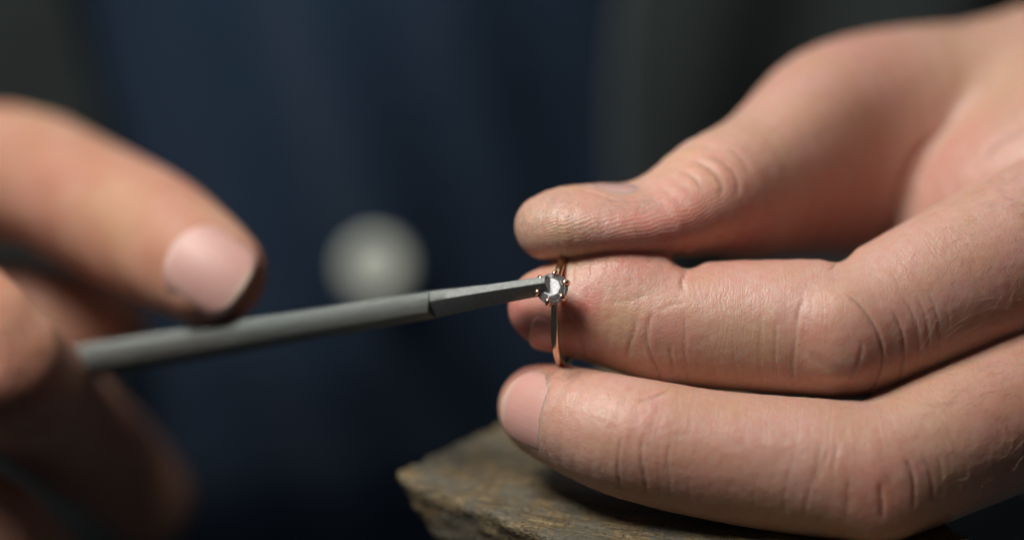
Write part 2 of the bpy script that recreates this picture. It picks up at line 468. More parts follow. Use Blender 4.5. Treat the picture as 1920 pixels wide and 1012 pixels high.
def hand_field(bc, pts, brad):
    far = 14.0 if brad == 0.0 else 6.0
    E = lambda ch: ch.sdf_bricks(bc, pts, brad, far)
    di, dm, dt = E(C_idx), E(C_mid), E(C_th)
    # knuckle and pad volumes
    di = smin(di, ball(pts, P(1578, 632, -2.2), 3.8, (1.35, .7, 1.5)), 2.4)
    di = smin(di, ball(pts, P(1178, 512, 8.0), 4.2, (1.7, 1.2, .9)), 4.0)
    di = -smin(-di, bar(pts, P(1291, 471, -4), P(1287, 474, 18), 2.35), 1.4)      # flexion folds on the pad side
    di = -smin(-di, bar(pts, P(1571, 462, -4), P(1569, 466, 18), 2.0), 1.4)
    dm = smin(dm, ball(pts, P(1655, 930, -5.0), 3.6, (1.5, .8, 1.4)), 3.5)
    dw, dp = E(C_web), E(C_palm)
    dh, dh2, dr, dl = E(C_heel), E(C_heel2), E(C_ring), E(C_lit)
    xs = pts[..., 0]
    kk = np.clip((xs - 80) / 30, 0, 1)          # fingers fuse into the hand well right of the frame
    kf = .35 + kk * 9
    f = smin(di, dm, kf)
    t = smin(dt, dw, 7.0)
    body = smin(smin(dp, dh, 10.0), dh2, 9.0)
    body = smin(body, t, 1.2 + 8 * np.clip((xs - 68) / 14, 0, 1))
    f = smin(f, smin(dr, dl, .4 + kk * 5), .3 + kk * 6)
    return smin(f, body, .5 + kk * 9)

V, F = mesh_field(hand_field, (-8, -16, -48), (160, 112, 48), 0.34)
V = smooth_mesh(V, F, 4)
NRM = vnormals(V, F)
bvh = BVHTree.FromPolygons([tuple(v) for v in V], [tuple(f) for f in F.tolist()])

# folds: traced on the surface, pressed into it
folds = [
 # index: skin over the last joint
 ([(1224, 585), (1216, 605), (1213, 640), (1222, 668), (1232, 690), (1240, 718)], .42, .34),
 ([(1192, 600), (1188, 622), (1180, 645), (1176, 672)], .40, .26),
 ([(1255, 640), (1258, 668), (1262, 690), (1254, 706)], .38, .26),
 ([(1282, 580), (1284, 615), (1283, 650), (1288, 690), (1292, 724)], .36, .20),
 ([(1241, 690), (1236, 706), (1243, 718)], .3, .22),
 ([(1232, 585), (1258, 572), (1290, 566)], .5, .12),
 ([(1333, 640), (1338, 690), (1342, 730)], .36, .14),
 ([(1376, 650), (1380, 700), (1385, 735)], .36, .13),
 ([(1150, 566), (1190, 560), (1225, 548)], .6, .10),
 ([(1128, 600), (1165, 590)], .5, .10),
 # index flexion fold on the pad side
 ([(1291, 498), (1283, 512), (1278, 530), (1282, 548)], .55, .40),
 ([(1455, 481), (1452, 492)], .4, .2), ([(1571, 482), (1566, 494), (1556, 506)], .6, .40),
 # index, middle knuckle
 ([(1428, 590), (1424, 660), (1428, 735)], .42, .15), ([(1456, 600), (1453, 665), (1460, 738)], .42, .18),
 ([(1508, 555), (1496, 590), (1490, 640), (1486, 690), (1490, 738)], .5, .28),
 ([(1585, 552), (1612, 572), (1636, 605), (1652, 640), (1655, 675), (1645, 712), (1628, 742)], .50, .52),
 ([(1672, 585), (1688, 612), (1695, 648), (1692, 690), (1680, 728)], .50, .42),
 ([(1690, 552), (1712, 590), (1722, 628), (1720, 670), (1712, 710)], .45, .26),
 ([(1718, 556), (1734, 590), (1740, 630), (1736, 680)], .45, .30),
 ([(1738, 545), (1756, 590), (1762, 640), (1756, 690)], .42, .20),
 ([(1770, 560), (1780, 610), (1778, 660)], .42, .12),
 ([(1618, 640), (1612, 672), (1600, 700), (1588, 716)], .55, .26),
 ([(1512, 660), (1545, 680), (1590, 702)], 1.6, .14),
 # middle: last joint
 ([(1166, 815), (1160, 845), (1158, 880), (1162, 905), (1164, 932)], .40, .32),
 ([(1207, 815), (1201, 845), (1206, 880), (1211, 910), (1211, 950)], .40, .36),
 ([(1238, 815), (1234, 860), (1236, 910), (1242, 955)], .36, .13), ([(1256, 830), (1252, 865), (1258, 920), (1266, 962)], .36, .18),
 ([(1130, 845), (1126, 880), (1136, 905)], .4, .12), ([(1137, 902), (1160, 912), (1180, 926)], .35, .12),
 ([(1256, 729), (1238, 739), (1215, 748), (1195, 752)], .55, .22),
 ([(1292, 860), (1290, 900), (1297, 965)], .4, .10),
 # middle, middle knuckle
 ([(1412, 915), (1415, 960), (1422, 990)], .4, .12), ([(1436, 930), (1440, 985)], .4, .12),
 ([(1490, 850), (1476, 900), (1470, 950), (1474, 990)], .45, .17), ([(1540, 830), (1530, 880), (1515, 930), (1504, 985)], .5, .20),
 ([(1572, 830), (1564, 860), (1558, 890)], .45, .18), ([(1555, 840), (1535, 890), (1530, 910)], .45, .16),
 ([(1594, 885), (1590, 930), (1587, 985)], .45, .22),
 ([(1649, 905), (1653, 935), (1654, 975)], .55, .45), ([(1665, 890), (1672, 912)], .5, .2),
 ([(1696, 858), (1710, 885), (1714, 920), (1713, 955)], .50, .40),
 ([(1728, 850), (1742, 880), (1749, 915), (1748, 945)], .45, .26), ([(1756, 850), (1766, 885), (1766, 925)], .42, .16), ([(1776, 848), (1784, 885)], .42, .12),
 ([(1668, 405), (1690, 345), (1722, 285), (1770, 240)], 1.2, .5), ([(1840, 300), (1880, 262), (1930, 240)], 1.2, .4),
 # nail folds
 ([(1052, 585), (1080, 615), (1092, 650), (1096, 684)], .5, .25),
 # thumb
 ([(1005, 366), (1040, 357), (1090, 357), (1130, 368), (1152, 376), (1200, 378), (1222, 372)], .42, .30),
 ([(1300, 300), (1332, 318), (1352, 345), (1350, 380)], .9, .28), ([(1330, 290), (1362, 310), (1382, 340), (1380, 372)], .9, .28), ([(1362, 276), (1390, 298), (1404, 328)], .9, .22), ([(1275, 318), (1302, 335), (1318, 362)], .8, .18),
]
disp = np.zeros(len(V)); crease_and_grime = np.zeros(len(V))
for pts, wd, dp in folds:
    S = polyline_samples(bvh, pxspline(pts))
    if len(S) == 0: continue
    lo, hi = S.min(0) - 3, S.max(0) + 3
    c = np.nonzero(((V > lo) & (V < hi)).all(1))[0]
    if len(c) == 0: continue
    wd *= .52; dp *= .62
    d2 = ((V[c][:, None, :] - S[None]) ** 2).sum(2); j = d2.argmin(1); dd = np.sqrt(d2[np.arange(len(c)), j])
    u = j / max(len(S) - 1, 1)
    taper = np.clip(np.minimum(u, 1 - u) * 5 + .15, 0, 1)
    disp[c] += dp * taper * (-np.exp(-(dd / wd) ** 2) + .07 * np.exp(-((dd - 2.6 * wd) / (1.8 * wd)) ** 2))
    crease_and_grime[c] = np.maximum(crease_and_grime[c], np.exp(-(dd / (wd * .6)) ** 2) * taper * min(dp * 1.7, .6))  # fold lines get a darker red-brown colour
disp += .06 * fbm(V * .45, 3, 5) + .03 * fbm(V * 1.3, 2, 9)
V2 = V + NRM * disp[:, None]

# finger-local coordinates and pigment, with some glow and sheen painted in
pi_, pm_, pt_ = C_idx.params(V), C_mid.params(V), C_th.params(V)
which = np.argmin(np.stack([pi_[0], pm_[0], pt_[0]]), 0)
S_ = np.choose(which, [pi_[1], pm_[1], pt_[1]]); DO = np.choose(which, [pi_[2], pm_[2], pt_[2]]); LA = np.choose(which, [pi_[3], pm_[3], pt_[3]])
tipd = np.sqrt(np.maximum(S_ - 3, 0) ** 2 * .05 + 1)
arc = np.arctan2(DO, np.abs(LA)) * 7.0
ridge = np.where(which == 2, arc + .030 * np.maximum(0, 13 - S_) ** 2 - .10 * np.maximum(0, S_ - 13), S_ * .8 + .55 * np.arctan2(DO, np.abs(LA)) * 8.0)
rm = .6 * np.clip((1.8 - DO) / 3.0, 0, 1) * np.clip((26 - S_) / 6, 0, 1)
rm = np.where(which == 2, np.clip((3.6 - DO) / 1.5, 0, 1) * np.clip((27 - S_) / 8, 0, 1), rm)
lines = np.clip((DO + 3) / 5, 0, 1) * np.clip((S_ - 18) / 6, 0, 1) * (which < 2) * np.clip((75 - S_) / 12, 0, 1)
lines = np.clip(lines + (which == 2) * np.clip((S_ - 20) / 8, 0, 1) * .4, 0, 1)

def spot(px, py, r, sq=None):
    q = hit(bvh, px, py)
    if q is None: return np.zeros(len(V))
    return np.exp(-(((V - q) / r) ** 2).sum(1))
flush_glow = np.zeros(len(V)); pale = np.zeros(len(V))
for px, py, r, a in [(1180, 480, 4.5, .40), (1130, 500, 4, .30), (1535, 625, 4.5, .25), (1640, 660, 5.0, .32), (1700, 650, 6, .25), (1250, 625, 4, .25), (1098, 572, 3.2, .55),
                     (1660, 930, 7, .34), (1320, 900, 8, .15), (1190, 790, 4, .18), (1200, 900, 5, .16), (1900, 800, 7, .25), (1880, 580, 8, .22), (1200, 430, 5, .40), (1280, 430, 7, .42), (1100, 380, 4, .22),
                     (1400, 440, 9, .40), (1550, 420, 12, .40), (1480, 140, 8, .08), (1640, 250, 9, .18), (1780, 300, 10, .22), (1620, 90, 8, .18), (1330, 320, 6, .15), (985, 700, 3.5, .40), (1000, 640, 8, .55), (960, 590, 4, .5), (1010, 510, 3, .2)]:
    flush_glow = np.maximum(flush_glow, min(1.35 * a, .75) * spot(px, py, r))  # spots by the ring paint the red glow of its shadow into the colour
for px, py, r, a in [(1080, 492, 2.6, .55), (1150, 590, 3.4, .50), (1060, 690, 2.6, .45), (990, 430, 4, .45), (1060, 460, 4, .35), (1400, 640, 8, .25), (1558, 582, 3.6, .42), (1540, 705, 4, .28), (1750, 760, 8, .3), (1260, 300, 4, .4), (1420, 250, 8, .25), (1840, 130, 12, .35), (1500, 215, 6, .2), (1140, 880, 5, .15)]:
    pale = np.maximum(pale, a * spot(px, py, r))  # knuckle spot: callus tone with its sheen painted in
crease_and_grime = np.maximum(crease_and_grime, .45 * spot(1078, 700, 1.6)); crease_and_grime = np.maximum(crease_and_grime, .30 * spot(1030, 700, 1.2))
dirt = np.zeros(len(V))
for px, py, r, a in [(985, 410, 4.5, .70), (1030, 385, 4.5, .6), (1080, 440, 5.5, .55), (1150, 385, 3, .5), (1210, 384, 2.5, .55), (1180, 440, 5, .3), (1072, 698, 2.5, .6), (1030, 705, 2.0, .6), (1100, 690, 2.0, .4), (1225, 640, 3, .25), (1170, 880, 4, .2), (1600, 690, 5, .2), (1690, 900, 6, .22), (1040, 840, 2.5, .4)]:
    dirt = np.maximum(dirt, a * spot(px, py, r))
tintv = np.stack([flush_glow, pale, np.clip(crease_and_grime, 0, .6), dirt], 1)

person = empty('person')
tag(person, 'person in navy shirt and open dark grey jacket, both hands working on a ring', 'person')
hand1 = mesh_from('hand', V2, F, M_skin, person)
hand1['label'] = 'hand gripping the ring between thumb, index and middle finger'
def set_attr(o, name, typ, arr):
    a = o.data.attributes.new(name, typ, 'POINT')
    key = {'FLOAT': 'value', 'FLOAT_VECTOR': 'vector', 'FLOAT_COLOR': 'color'}[typ]
    a.data.foreach_set(key, np.ascontiguousarray(arr, np.float32).ravel())
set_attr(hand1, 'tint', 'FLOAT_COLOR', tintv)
set_attr(hand1, 'skinco', 'FLOAT_VECTOR', np.stack([S_ + 40 * which, ridge, rm], 1))
set_attr(hand1, 'lines', 'FLOAT', lines)

# fingernails: thin curved plates laid on the finger
def nail(parent, bv, centre, axis, normal, wid, leng, lift=.18, mat=None, rlat=7.6, rlong=26.0):
    axis = unit(axis); normal = unit(np.asarray(normal) - np.dot(normal, axis) * axis); lat = np.cross(axis, normal)
    nu, nv = 26, 22
    pts, co = [], []
    for i in range(nu):
        u = i / (nu - 1)
        # outline: rounded cuticle, nearly parallel sides, rounded free edge
        if u < .35: hw = math.sqrt(max(0, 1 - ((.35 - u) / .35) ** 2.3)) * .97 + .0
        elif u > .72: hw = (max(0, 1 - ((u - .72) / .28) ** 2.6)) ** .5 * .97
        else: hw = .97 + .03 * math.sin((u - .35) / .37 * math.pi)
        hw = max(hw, .06)
        for j in range(nv):
            v = (j / (nv - 1) * 2 - 1) * hw
            q = centre + axis * ((u - .5) * leng) + lat * (v * wid * .5)
            pts.append(q); co.append((u, v, 0))
    U, Vv = np.meshgrid(np.linspace(-1, 1, nu), np.linspace(-1, 1, nv), indexing='ij')
    vl = np.array([c_[1] for c_ in co]).reshape(nu, nv) * wid * .5; ul = U * leng * .5
    H = np.sqrt(np.maximum(rlat ** 2 - vl ** 2, .01)) - rlat - ul ** 2 / (2 * rlong)
    rootf = np.clip((U + 1) / .16, 0, 1)
    top = H + lift - .7 * np.clip((np.abs(Vv) - .84) / .16, 0, 1) - .8 * (1 - rootf)
    base = np.array(pts).reshape(nu, nv, 3)
    T = base + normal * top[..., None]; Bm = base + normal * (top - .45)[..., None]
    verts = np.concatenate([T.reshape(-1, 3), Bm.reshape(-1, 3)]); n = nu * nv
    fs = []
    for i in range(nu - 1):
        for j in range(nv - 1):
            a, b, c, d = i * nv + j, i * nv + j + 1, (i + 1) * nv + j + 1, (i + 1) * nv + j
            fs.append((a, b, c, d)); fs.append((n + d, n + c, n + b, n + a))
    rim = [(i, 0) for i in range(nu)] + [(nu - 1, j) for j in range(1, nv)] + [(i, nv - 1) for i in range(nu - 2, -1, -1)] + [(0, j) for j in range(nv - 2, 0, -1)]
    r = [i * nv + j for i, j in rim]
    for k in range(len(r)):
        a, b = r[k], r[(k + 1) % len(r)]; fs.append((b, a, n + a, n + b))
    o = mesh_from('fingernail', verts, np.array(fs), mat or M_nail, parent)
    me = o.data; bm = bmesh.new(); bm.from_mesh(me); bmesh.ops.recalc_face_normals(bm, faces=bm.faces); bm.to_mesh(me); bm.free()
    a = me.attributes.new('nailco', 'FLOAT_VECTOR', 'POINT'); a.data.foreach_set('vector', np.array(co + co, np.float32).ravel())
    return o

def finger_bvh(k):
    fm = (which[F] == k).all(1); ids = np.unique(F[fm]); mp_ = np.full(len(V2), -1); mp_[ids] = np.arange(len(ids))
    return BVHTree.FromPolygons([tuple(v) for v in V2[ids]], [tuple(f) for f in mp_[F[fm]].tolist()])
fb = [finger_bvh(k) for k in range(3)]
def seat(bv, p, nrm):
    q = bv.ray_cast(Vector(np.asarray(p) + unit(nrm) * 20), Vector(-unit(nrm)))[0]
    return np.array(q)
nail(hand1, fb[1], hit(fb[1], 998, 776), (-.70, .66, .26), (-.64, -.76, .09), 12.4, 14.2, .22, None, 7.2)
nail(hand1, fb[0], hit(fb[0], 1044, 649), (-.93, .16, .10), (-.22, -.52, -.83), 9.4, 8.6, .0, M_nail_red, 7.0)
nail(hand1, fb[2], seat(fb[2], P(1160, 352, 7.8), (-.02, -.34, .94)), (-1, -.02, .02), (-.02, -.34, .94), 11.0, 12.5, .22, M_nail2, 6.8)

# fine pale hairs on the backs of the fingers and hand
def hairs(n, seed):
    rng = np.random.default_rng(seed); vs, fs = [], []
    tries = 0
    while len(fs) < n * 9 and tries < n * 6:
        tries += 1
        px = rng.uniform(1690, 1960); py = rng.uniform(300, 960)
        if rng.random() > ((px - 1680) / 240) ** 1.2 + .05: continue
        loc, nn, idx, dist = bvh.ray_cast(Vector(EYE), Vector(P(px, py, 0) - EYE).normalized())
        if loc is None or loc[1] > 22: continue
        p = np.array(loc); nn = np.array(nn); d = unit(np.array((-.75, -.1, -.35)) + rng.normal(0, .35, 3)); d = unit(d - np.dot(d, nn) * nn + nn * .22)
        ln = rng.uniform(2.0, 4.5); bend = rng.normal(0, .25, 3); r0 = rng.uniform(.018, .030)
        b0 = len(vs); u = unit(np.cross(d, (.2, .9, .3))); w2 = np.cross(d, u)
        for k in range(4):
            t = k / 3; c = p + d * ln * t + bend * ln * t * t * .5 - nn * .9 * t * t * ln * .16; r = r0 * (1 - .75 * t)
            for a in range(3): vs.append(c + (u * math.cos(a * 2.094) + w2 * math.sin(a * 2.094)) * r)
        for k in range(3):
            for a in range(3): fs.append((b0 + k * 3 + a, b0 + k * 3 + (a + 1) % 3, b0 + k * 3 + 3 + (a + 1) % 3, b0 + k * 3 + 3 + a))
    o = mesh_from('fine_hair', np.array(vs), np.array(fs), M_hair, hand1); o['kind'] = 'stuff'
m, nt, M_b = newmat('pale_hair'); M_hair = m
M_b.inputs['Base Color'].default_value = (.50, .38, .25, 1); M_b.inputs['Roughness'].default_value = .4
hairs(230, 3)

# ------------------------------------------------------------------ the ring
def metal(name, colr, rough, bump=0, aniso=0):
    m, nt, b = newmat(name)
    b.inputs['Metallic'].default_value = 1; b.inputs['Base Color'].default_value = (*colr, 1); b.inputs['Roughness'].default_value = rough
    tc = N(nt, 'ShaderNodeTexCoord'); n = noise(nt, tc.outputs['Object'], 900, 1)
    rr = N(nt, 'ShaderNodeMapRange'); L(nt, n.outputs[0], rr.inputs[0]); rr.inputs[3].default_value = rough * .95; rr.inputs[4].default_value = rough * 1.1
    L(nt, rr.outputs[0], b.inputs['Roughness'])
    return m
M_gold = metal('rose_gold', (.74, .57, .41), .20)
M_prong = metal('polished_prong', (.86, .60, .44), .22)
RC = P(1059, 582, 8.6); R_OUT, R_IN, BW = 8.45, 7.45, 1.15
r_ax = unit((-.978, .205, .03))                       # axis of the band, close to the finger's own axis
r_front = unit(np.array((-.17, -.955, .31)) - np.dot((-.17, -.955, .31), r_ax) * r_ax)   # where the stone sits
r_side = np.cross(r_ax, r_front)
ring = empty('ring'); tag(ring, 'rose gold solitaire ring with clear round stone on the index fingertip', 'ring')
def band():
    nseg, prof = 96, []
    for k in range(14):
        a = 2 * math.pi * k / 14
        x = math.copysign(abs(math.cos(a)) ** .75, math.cos(a)); y = math.copysign(abs(math.sin(a)) ** .8, math.sin(a))
        prof.append((x * BW / 2, y * (R_OUT - R_IN) / 2))
    vs, fs = [], []
    for i in range(nseg):
        t = 2 * math.pi * i / nseg; rad = math.cos(t) * r_front + math.sin(t) * r_side
        wgt = 1 - .18 * math.exp(-(min(t, 2 * math.pi - t) / .35) ** 2)
        for (x, y) in prof: vs.append(RC + rad * ((R_OUT + R_IN) / 2 + y) + r_ax * x * wgt)
    for i in range(nseg):
        for k in range(14):
            a = i * 14 + k; b = i * 14 + (k + 1) % 14; c = ((i + 1) % nseg) * 14 + (k + 1) % 14; d = ((i + 1) % nseg) * 14 + k
            fs.append((a, b, c, d))
    return mesh_from('band', np.array(vs), np.array(fs), M_gold, ring)
band()
STR = 2.35                                             # stone radius
girdle = RC + r_front * (R_OUT + 2.3)
# setting: collet ring + six claws
def tube(path, rads, nside=8, name='tube', mat=None, parent=None):
    path = np.array(path, float); vs, fs = [], []
    for i, p in enumerate(path):
        t = unit(path[min(i + 1, len(path) - 1)] - path[max(i - 1, 0)])
        u = unit(np.cross(t, (.31, .22, .92))); v = np.cross(t, u)
        for k in range(nside):
            a = 2 * math.pi * k / nside; vs.append(p + (u * math.cos(a) + v * math.sin(a)) * rads[i])
    n = len(path)
    for i in range(n - 1):
        for k in range(nside):
            fs.append((i * nside + k, i * nside + (k + 1) % nside, (i + 1) * nside + (k + 1) % nside, (i + 1) * nside + k))
    fs.append(tuple(range(nside - 1, -1, -1))); fs.append(tuple((n - 1) * nside + k for k in range(nside)))
    return mesh_from(name, np.array(vs), fs, mat, parent)
def lathe(profile, o, ax, e1, e2, ns, name, mat, parent, smooth=True):
    vs, fs = [], []
    for (r, z) in profile:
        for k in range(ns):
            a = 2 * math.pi * k / ns; vs.append(o + ax * z + (e1 * math.cos(a) + e2 * math.sin(a)) * r)
    n = len(profile)
    for i in range(n):
        for k in range(ns):
            fs.append((i * ns + k, i * ns + (k + 1) % ns, ((i + 1) % n) * ns + (k + 1) % ns, ((i + 1) % n) * ns + k))
    return mesh_from(name, np.array(vs), np.array(fs), mat, parent, smooth)
setting = lathe([(.85, -2.3), (1.1, -2.3), (1.5, -1.15), (1.5, -.85), (1.25, -.85), (.9, -1.6)], girdle, r_front, r_ax, r_side, 28, 'setting', M_gold, ring)
for k in range(6):
    a = math.radians(30 + 60 * k + 8); e = r_ax * math.cos(a) + r_side * math.sin(a)
    path = [girdle + r_front * z + e * r for r, z in ((.9, -2.4), (1.7, -1.3), (2.28, -.3), (2.40, .2), (2.28, .55), (1.98, .78), (1.74, .80))]
    tube(path, [.30, .34, .38, .42, .42, .36, .18], 9, 'prong', M_prong, setting)
# round brilliant
def brilliant():
    vs, fs = [], []
    def P3(r, a, z): return girdle + r_front * z + (r_ax * math.cos(a) + r_side * math.sin(a)) * r
    R = STR; tb = R * .57; ht = R * .32; n8 = 8
    g_t, g_b, pav = .05, -.05, -R * .86
    table = [P3(tb, 2 * math.pi * k / 8, ht) for k in range(8)]
    star = [P3(R * .79, 2 * math.pi * (k + .5) / 8, ht * .62) for k in range(8)]
    gt = [P3(R, 2 * math.pi * k / 16, g_t) for k in range(16)]
    gb = [P3(R, 2 * math.pi * k / 16, g_b) for k in range(16)]
    lo = [P3(R * .24, 2 * math.pi * (k + .5) / 8, pav * .78) for k in range(8)]
    cul = [P3(0, 0, pav)]
    vs = table + star + gt + gb + lo + cul
    T, S, G, B_, Lo, C = 0, 8, 16, 32, 48, 56
    fs.append(tuple(range(8)))
    for k in range(8):
        k1 = (k + 1) % 8
        fs.append((T + k, S + k, T + k1))
        # kite (main crown facet) around table vertex k+1
        fs.append((T + k1, S + k, G + (2 * k1) % 16, S + k1))
        fs.append((S + k, G + 2 * k, G + 2 * k + 1)); fs.append((S + k, G + 2 * k + 1, G + (2 * k + 2) % 16))
        fs.append((B_ + 2 * k, Lo + k, B_ + 2 * k + 1)); fs.append((B_ + 2 * k + 1, Lo + k, B_ + (2 * k + 2) % 16))
        fs.append((C, Lo + (k - 1) % 8, B_ + 2 * k, Lo + k))
    for k in range(16): fs.append((G + k, G + (k + 1) % 16, B_ + (k + 1) % 16, B_ + k))
    o = mesh_from('gemstone', np.array(vs), fs, None, ring, smooth=False)
    bm = bmesh.new(); bm.from_mesh(o.data); bmesh.ops.recalc_face_normals(bm, faces=bm.faces); bm.to_mesh(o.data); bm.free()
    return o
m, nt, b = newmat('clear_stone')
b.inputs['Base Color'].default_value = (.97, .97, 1, 1); b.inputs['Transmission Weight'].default_value = .90; b.inputs['IOR'].default_value = 2.3; b.inputs['Roughness'].default_value = .0
gem = brilliant(); gem.data.materials.append(m); 
m2_, nt, b = newmat('dusty_glare_table'); b.inputs['Base Color'].default_value = (.92, .94, .96, 1); b.inputs['Transmission Weight'].default_value = .25; b.inputs['IOR'].default_value = 2.2  # white of the lamp's reflection is painted into the table, besides dust
nz = noise(nt, N(nt, 'ShaderNodeTexCoord').outputs['Object'], 2600, 3); L(nt, ramp(nt, nz.outputs[0], [(.35, (.08, .08, .08, 1)), (.7, (.35, .35, .35, 1))]), b.inputs['Roughness'])
gem.data.materials.append(m2_); gem.data.polygons[0].material_index = 1
gem['label'] = 'clear round brilliant stone'

# ------------------------------------------------------------------ the file
m, nt, b = newmat('file_steel')
b.inputs['Metallic'].default_value = .92; b.inputs['Roughness'].default_value = .28
tc = N(nt, 'ShaderNodeAttribute', attribute_name='fileco'); sx = N(nt, 'ShaderNodeSeparateXYZ'); L(nt, tc.outputs['Vector'], sx.inputs[0])
nz = noise(nt, tc.outputs['Vector'], .9, 6, .7)
c = mixc(nt, nz.outputs[0], (.08, .095, .09, 1), (.21, .235, .222, 1)); c_file = c
teeth = math_n(nt, 'SINE', math_n(nt, 'MULTIPLY', math_n(nt, 'ADD', sx.outputs[0], math_n(nt, 'MULTIPLY', sx.outputs[1], .25)), 2 * math.pi / .30))
c_file = mixc(nt, math_n(nt, 'MULTIPLY', math_n(nt, 'ADD', teeth, 1.0), .22), c_file, (.38, .41, .395, 1)); L(nt, c_file, b.inputs['Base Color'])
nz2 = noise(nt, tc.outputs['Vector'], 5, 3)
hh = math_n(nt, 'ADD', math_n(nt, 'MULTIPLY', teeth, .045), math_n(nt, 'MULTIPLY', nz2.outputs[0], .06))
bp = N(nt, 'ShaderNodeBump'); bp.inputs['Distance'].default_value = .001; L(nt, hh, bp.inputs['Height']); L(nt, bp.outputs[0], b.inputs['Normal'])
M_steel = m
m, nt, b = newmat('file_ground_tip')
b.inputs['Metallic'].default_value = .9; b.inputs['Roughness'].default_value = .42
tc = N(nt, 'ShaderNodeAttribute', attribute_name='fileco')
nz = noise(nt, tc.outputs['Vector'], 2.2, 5); c = mixc(nt, nz.outputs[0], (.13, .14, .135, 1), (.30, .32, .31, 1)); L(nt, c, b.inputs['Base Color'])
bp = N(nt, 'ShaderNodeBump'); bp.inputs['Distance'].default_value = .0001; L(nt, noise(nt, tc.outputs['Vector'], 7, 4).outputs[0], bp.inputs['Height']); L(nt, bp.outputs[0], b.inputs['Normal'])
M_tip = m

file_o = empty('needle_file'); tag(file_o, 'grey steel needle file with stepped tip touching the stone', 'file')
# centreline (px,py,depth) with front-face height and thickness in mm
F0, F1 = P(1027, 533, -2.6), P(250, 659, 33.0)
file_spec = [(0, 2.4, 1.9), (.125, 2.8, 2.1), (.2608, 3.85, 2.3), (.2632, 3.95, 2.3), (.42, 4.1, 2.5), (.6, 4.3, 2.8), (.8, 4.7, 3.2), (1.0, 4.9, 3.4), (1.25, 4.9, 3.4), (1.65, 4.9, 3.2)]
file_pts = [(t, 0, 0, hgt, thk) for t, hgt, thk in file_spec]
fp = np.array([F0 + (F1 - F0) * p[0] for p in file_pts]); faxis = unit(fp[-2] - fp[0])
fup = unit(np.array((0, .40, 1.0)) - np.dot((0, .40, 1.0), faxis) * faxis); fn = np.cross(faxis, fup); fn = fn if fn[1] < 0 else -fn   # fn faces the camera
def sweep(idx, tip, name, mat):
    vs, co, fs = [], [], []
    n0 = None
    # subdivide
    pts = []
    for a, b_ in zip(idx[:-1], idx[1:]):
        n = max(1, int(np.linalg.norm(fp[b_] - fp[a]) / .3))
        for k in range(n): pts.append((a, b_, k / n))
    pts.append((idx[-2], idx[-1], 1.0))
    for (a, b_, t) in pts:
        c = fp[a] * (1 - t) + fp[b_] * t; h = file_pts[a][3] * (1 - t) + file_pts[b_][3] * t; th = file_pts[a][4] * (1 - t) + file_pts[b_][4] * t
        s = np.linalg.norm(c - fp[0])
        jt = random.uniform(-.012, .012)
        if tip:   # upper flat, long bevel below
            prof = [(-.5, .5), (.12, .5 + jt), (.5, .36 + jt), (.5, -.02), (.46, -.06), (-.46, -.5), (-.5, -.5)]
        else:
            prof = [(-.5, .5), (.0, .5 + jt), (.22, .48 + jt), (.38, .43), (.47, .35), (.5, .24), (.5, -.42), (.47, -.47), (.42, -.5), (-.5, -.5)]
        for (u, v) in prof:
            vs.append(c + fn * u * th + fup * v * h); co.append((s, v * h, u * th))
        n0 = len(prof)
    n = len(pts)
    for i in range(n - 1):
        for k in range(n0): fs.append((i * n0 + k, i * n0 + (k + 1) % n0, (i + 1) * n0 + (k + 1) % n0, (i + 1) * n0 + k))
    fs.append(tuple(range(n0))); fs.append(tuple((n - 1) * n0 + k for k in range(n0 - 1, -1, -1)))
    o = mesh_from(name, np.array(vs), fs, mat, file_o, smooth=True)
    me = o.data; bm = bmesh.new(); bm.from_mesh(me); bmesh.ops.recalc_face_normals(bm, faces=bm.faces); bm.to_mesh(me); bm.free()
    me.set_sharp_from_angle(angle=math.radians(32))
    a = me.attributes.new('fileco', 'FLOAT_VECTOR', 'POINT'); a.data.foreach_set('vector', np.array(co, np.float32).ravel())
    return o
sweep([0, 1, 2], True, 'ground_tip', M_tip)['label'] = 'bevelled tip with dark lower facet'
sweep([3, 4, 5, 6, 7, 8, 9], False, 'blade', M_steel)

# ------------------------------------------------------------------ the hand that holds the file
i2 = [(404, 519, 13, 8.0, 7.2, 7.2, (.05, -.95, .30)), (352, 484, 19, 9.2, 8.6, 8.7, (.05, -.94, .33)), (272, 435, 29, 10.1, 9.7, 9.7, (.0, -.92, .38)), (150, 372, 45, 10.3, 10.0, 10.0, (0, -.9, .42)),
      (20, 322, 54, 10.8, 10.6, 10.6, (-.05, -.9, .42)), (-150, 350, 56, 12, 11.5, 11.5, (-.1, -.9, .42)), (-400, 430, 56, 14, 13, 14, (-.1, -.9, .42))]
m2 = [(275, 930, 70, 8.0, 8.0, 8.0, FR), (195, 855, 62, 9.2, 9.0, 9.0, FR), (95, 775, 40, 9.8, 9.6, 9.6, FR), (-12, 682, 6, 10.4, 10.2, 10.2, FR), (-130, 590, 14, 11.2, 11.0, 11.0, FR), (-290, 560, 42, 12, 12, 12, FR), (-470, 545, 50, 13, 13, 13, FR)]
r2 = [(90, 1090, 64, 7.6, 7.6, 7.6, FR), (45, 1060, 46, 8.6, 8.6, 8.6, FR), (-30, 1005, 24, 9.6, 9.6, 9.6, FR), (-150, 950, 26, 10.2, 10.2, 10.2, FR), (-330, 840, 42, 11.5, 11.5, 11.5, FR), (-490, 720, 52, 13, 13, 13, FR)]
l2 = [(70, 1230, 62, 6.6, 6.6, 6.6, FR), (0, 1200, 48, 7.4, 7.4, 7.4, FR), (-110, 1150, 36, 8.2, 8.2, 8.2, FR), (-300, 1010, 46, 9.5, 9.5, 9.5, FR), (-500, 860, 62, 12, 12, 12, FR)]
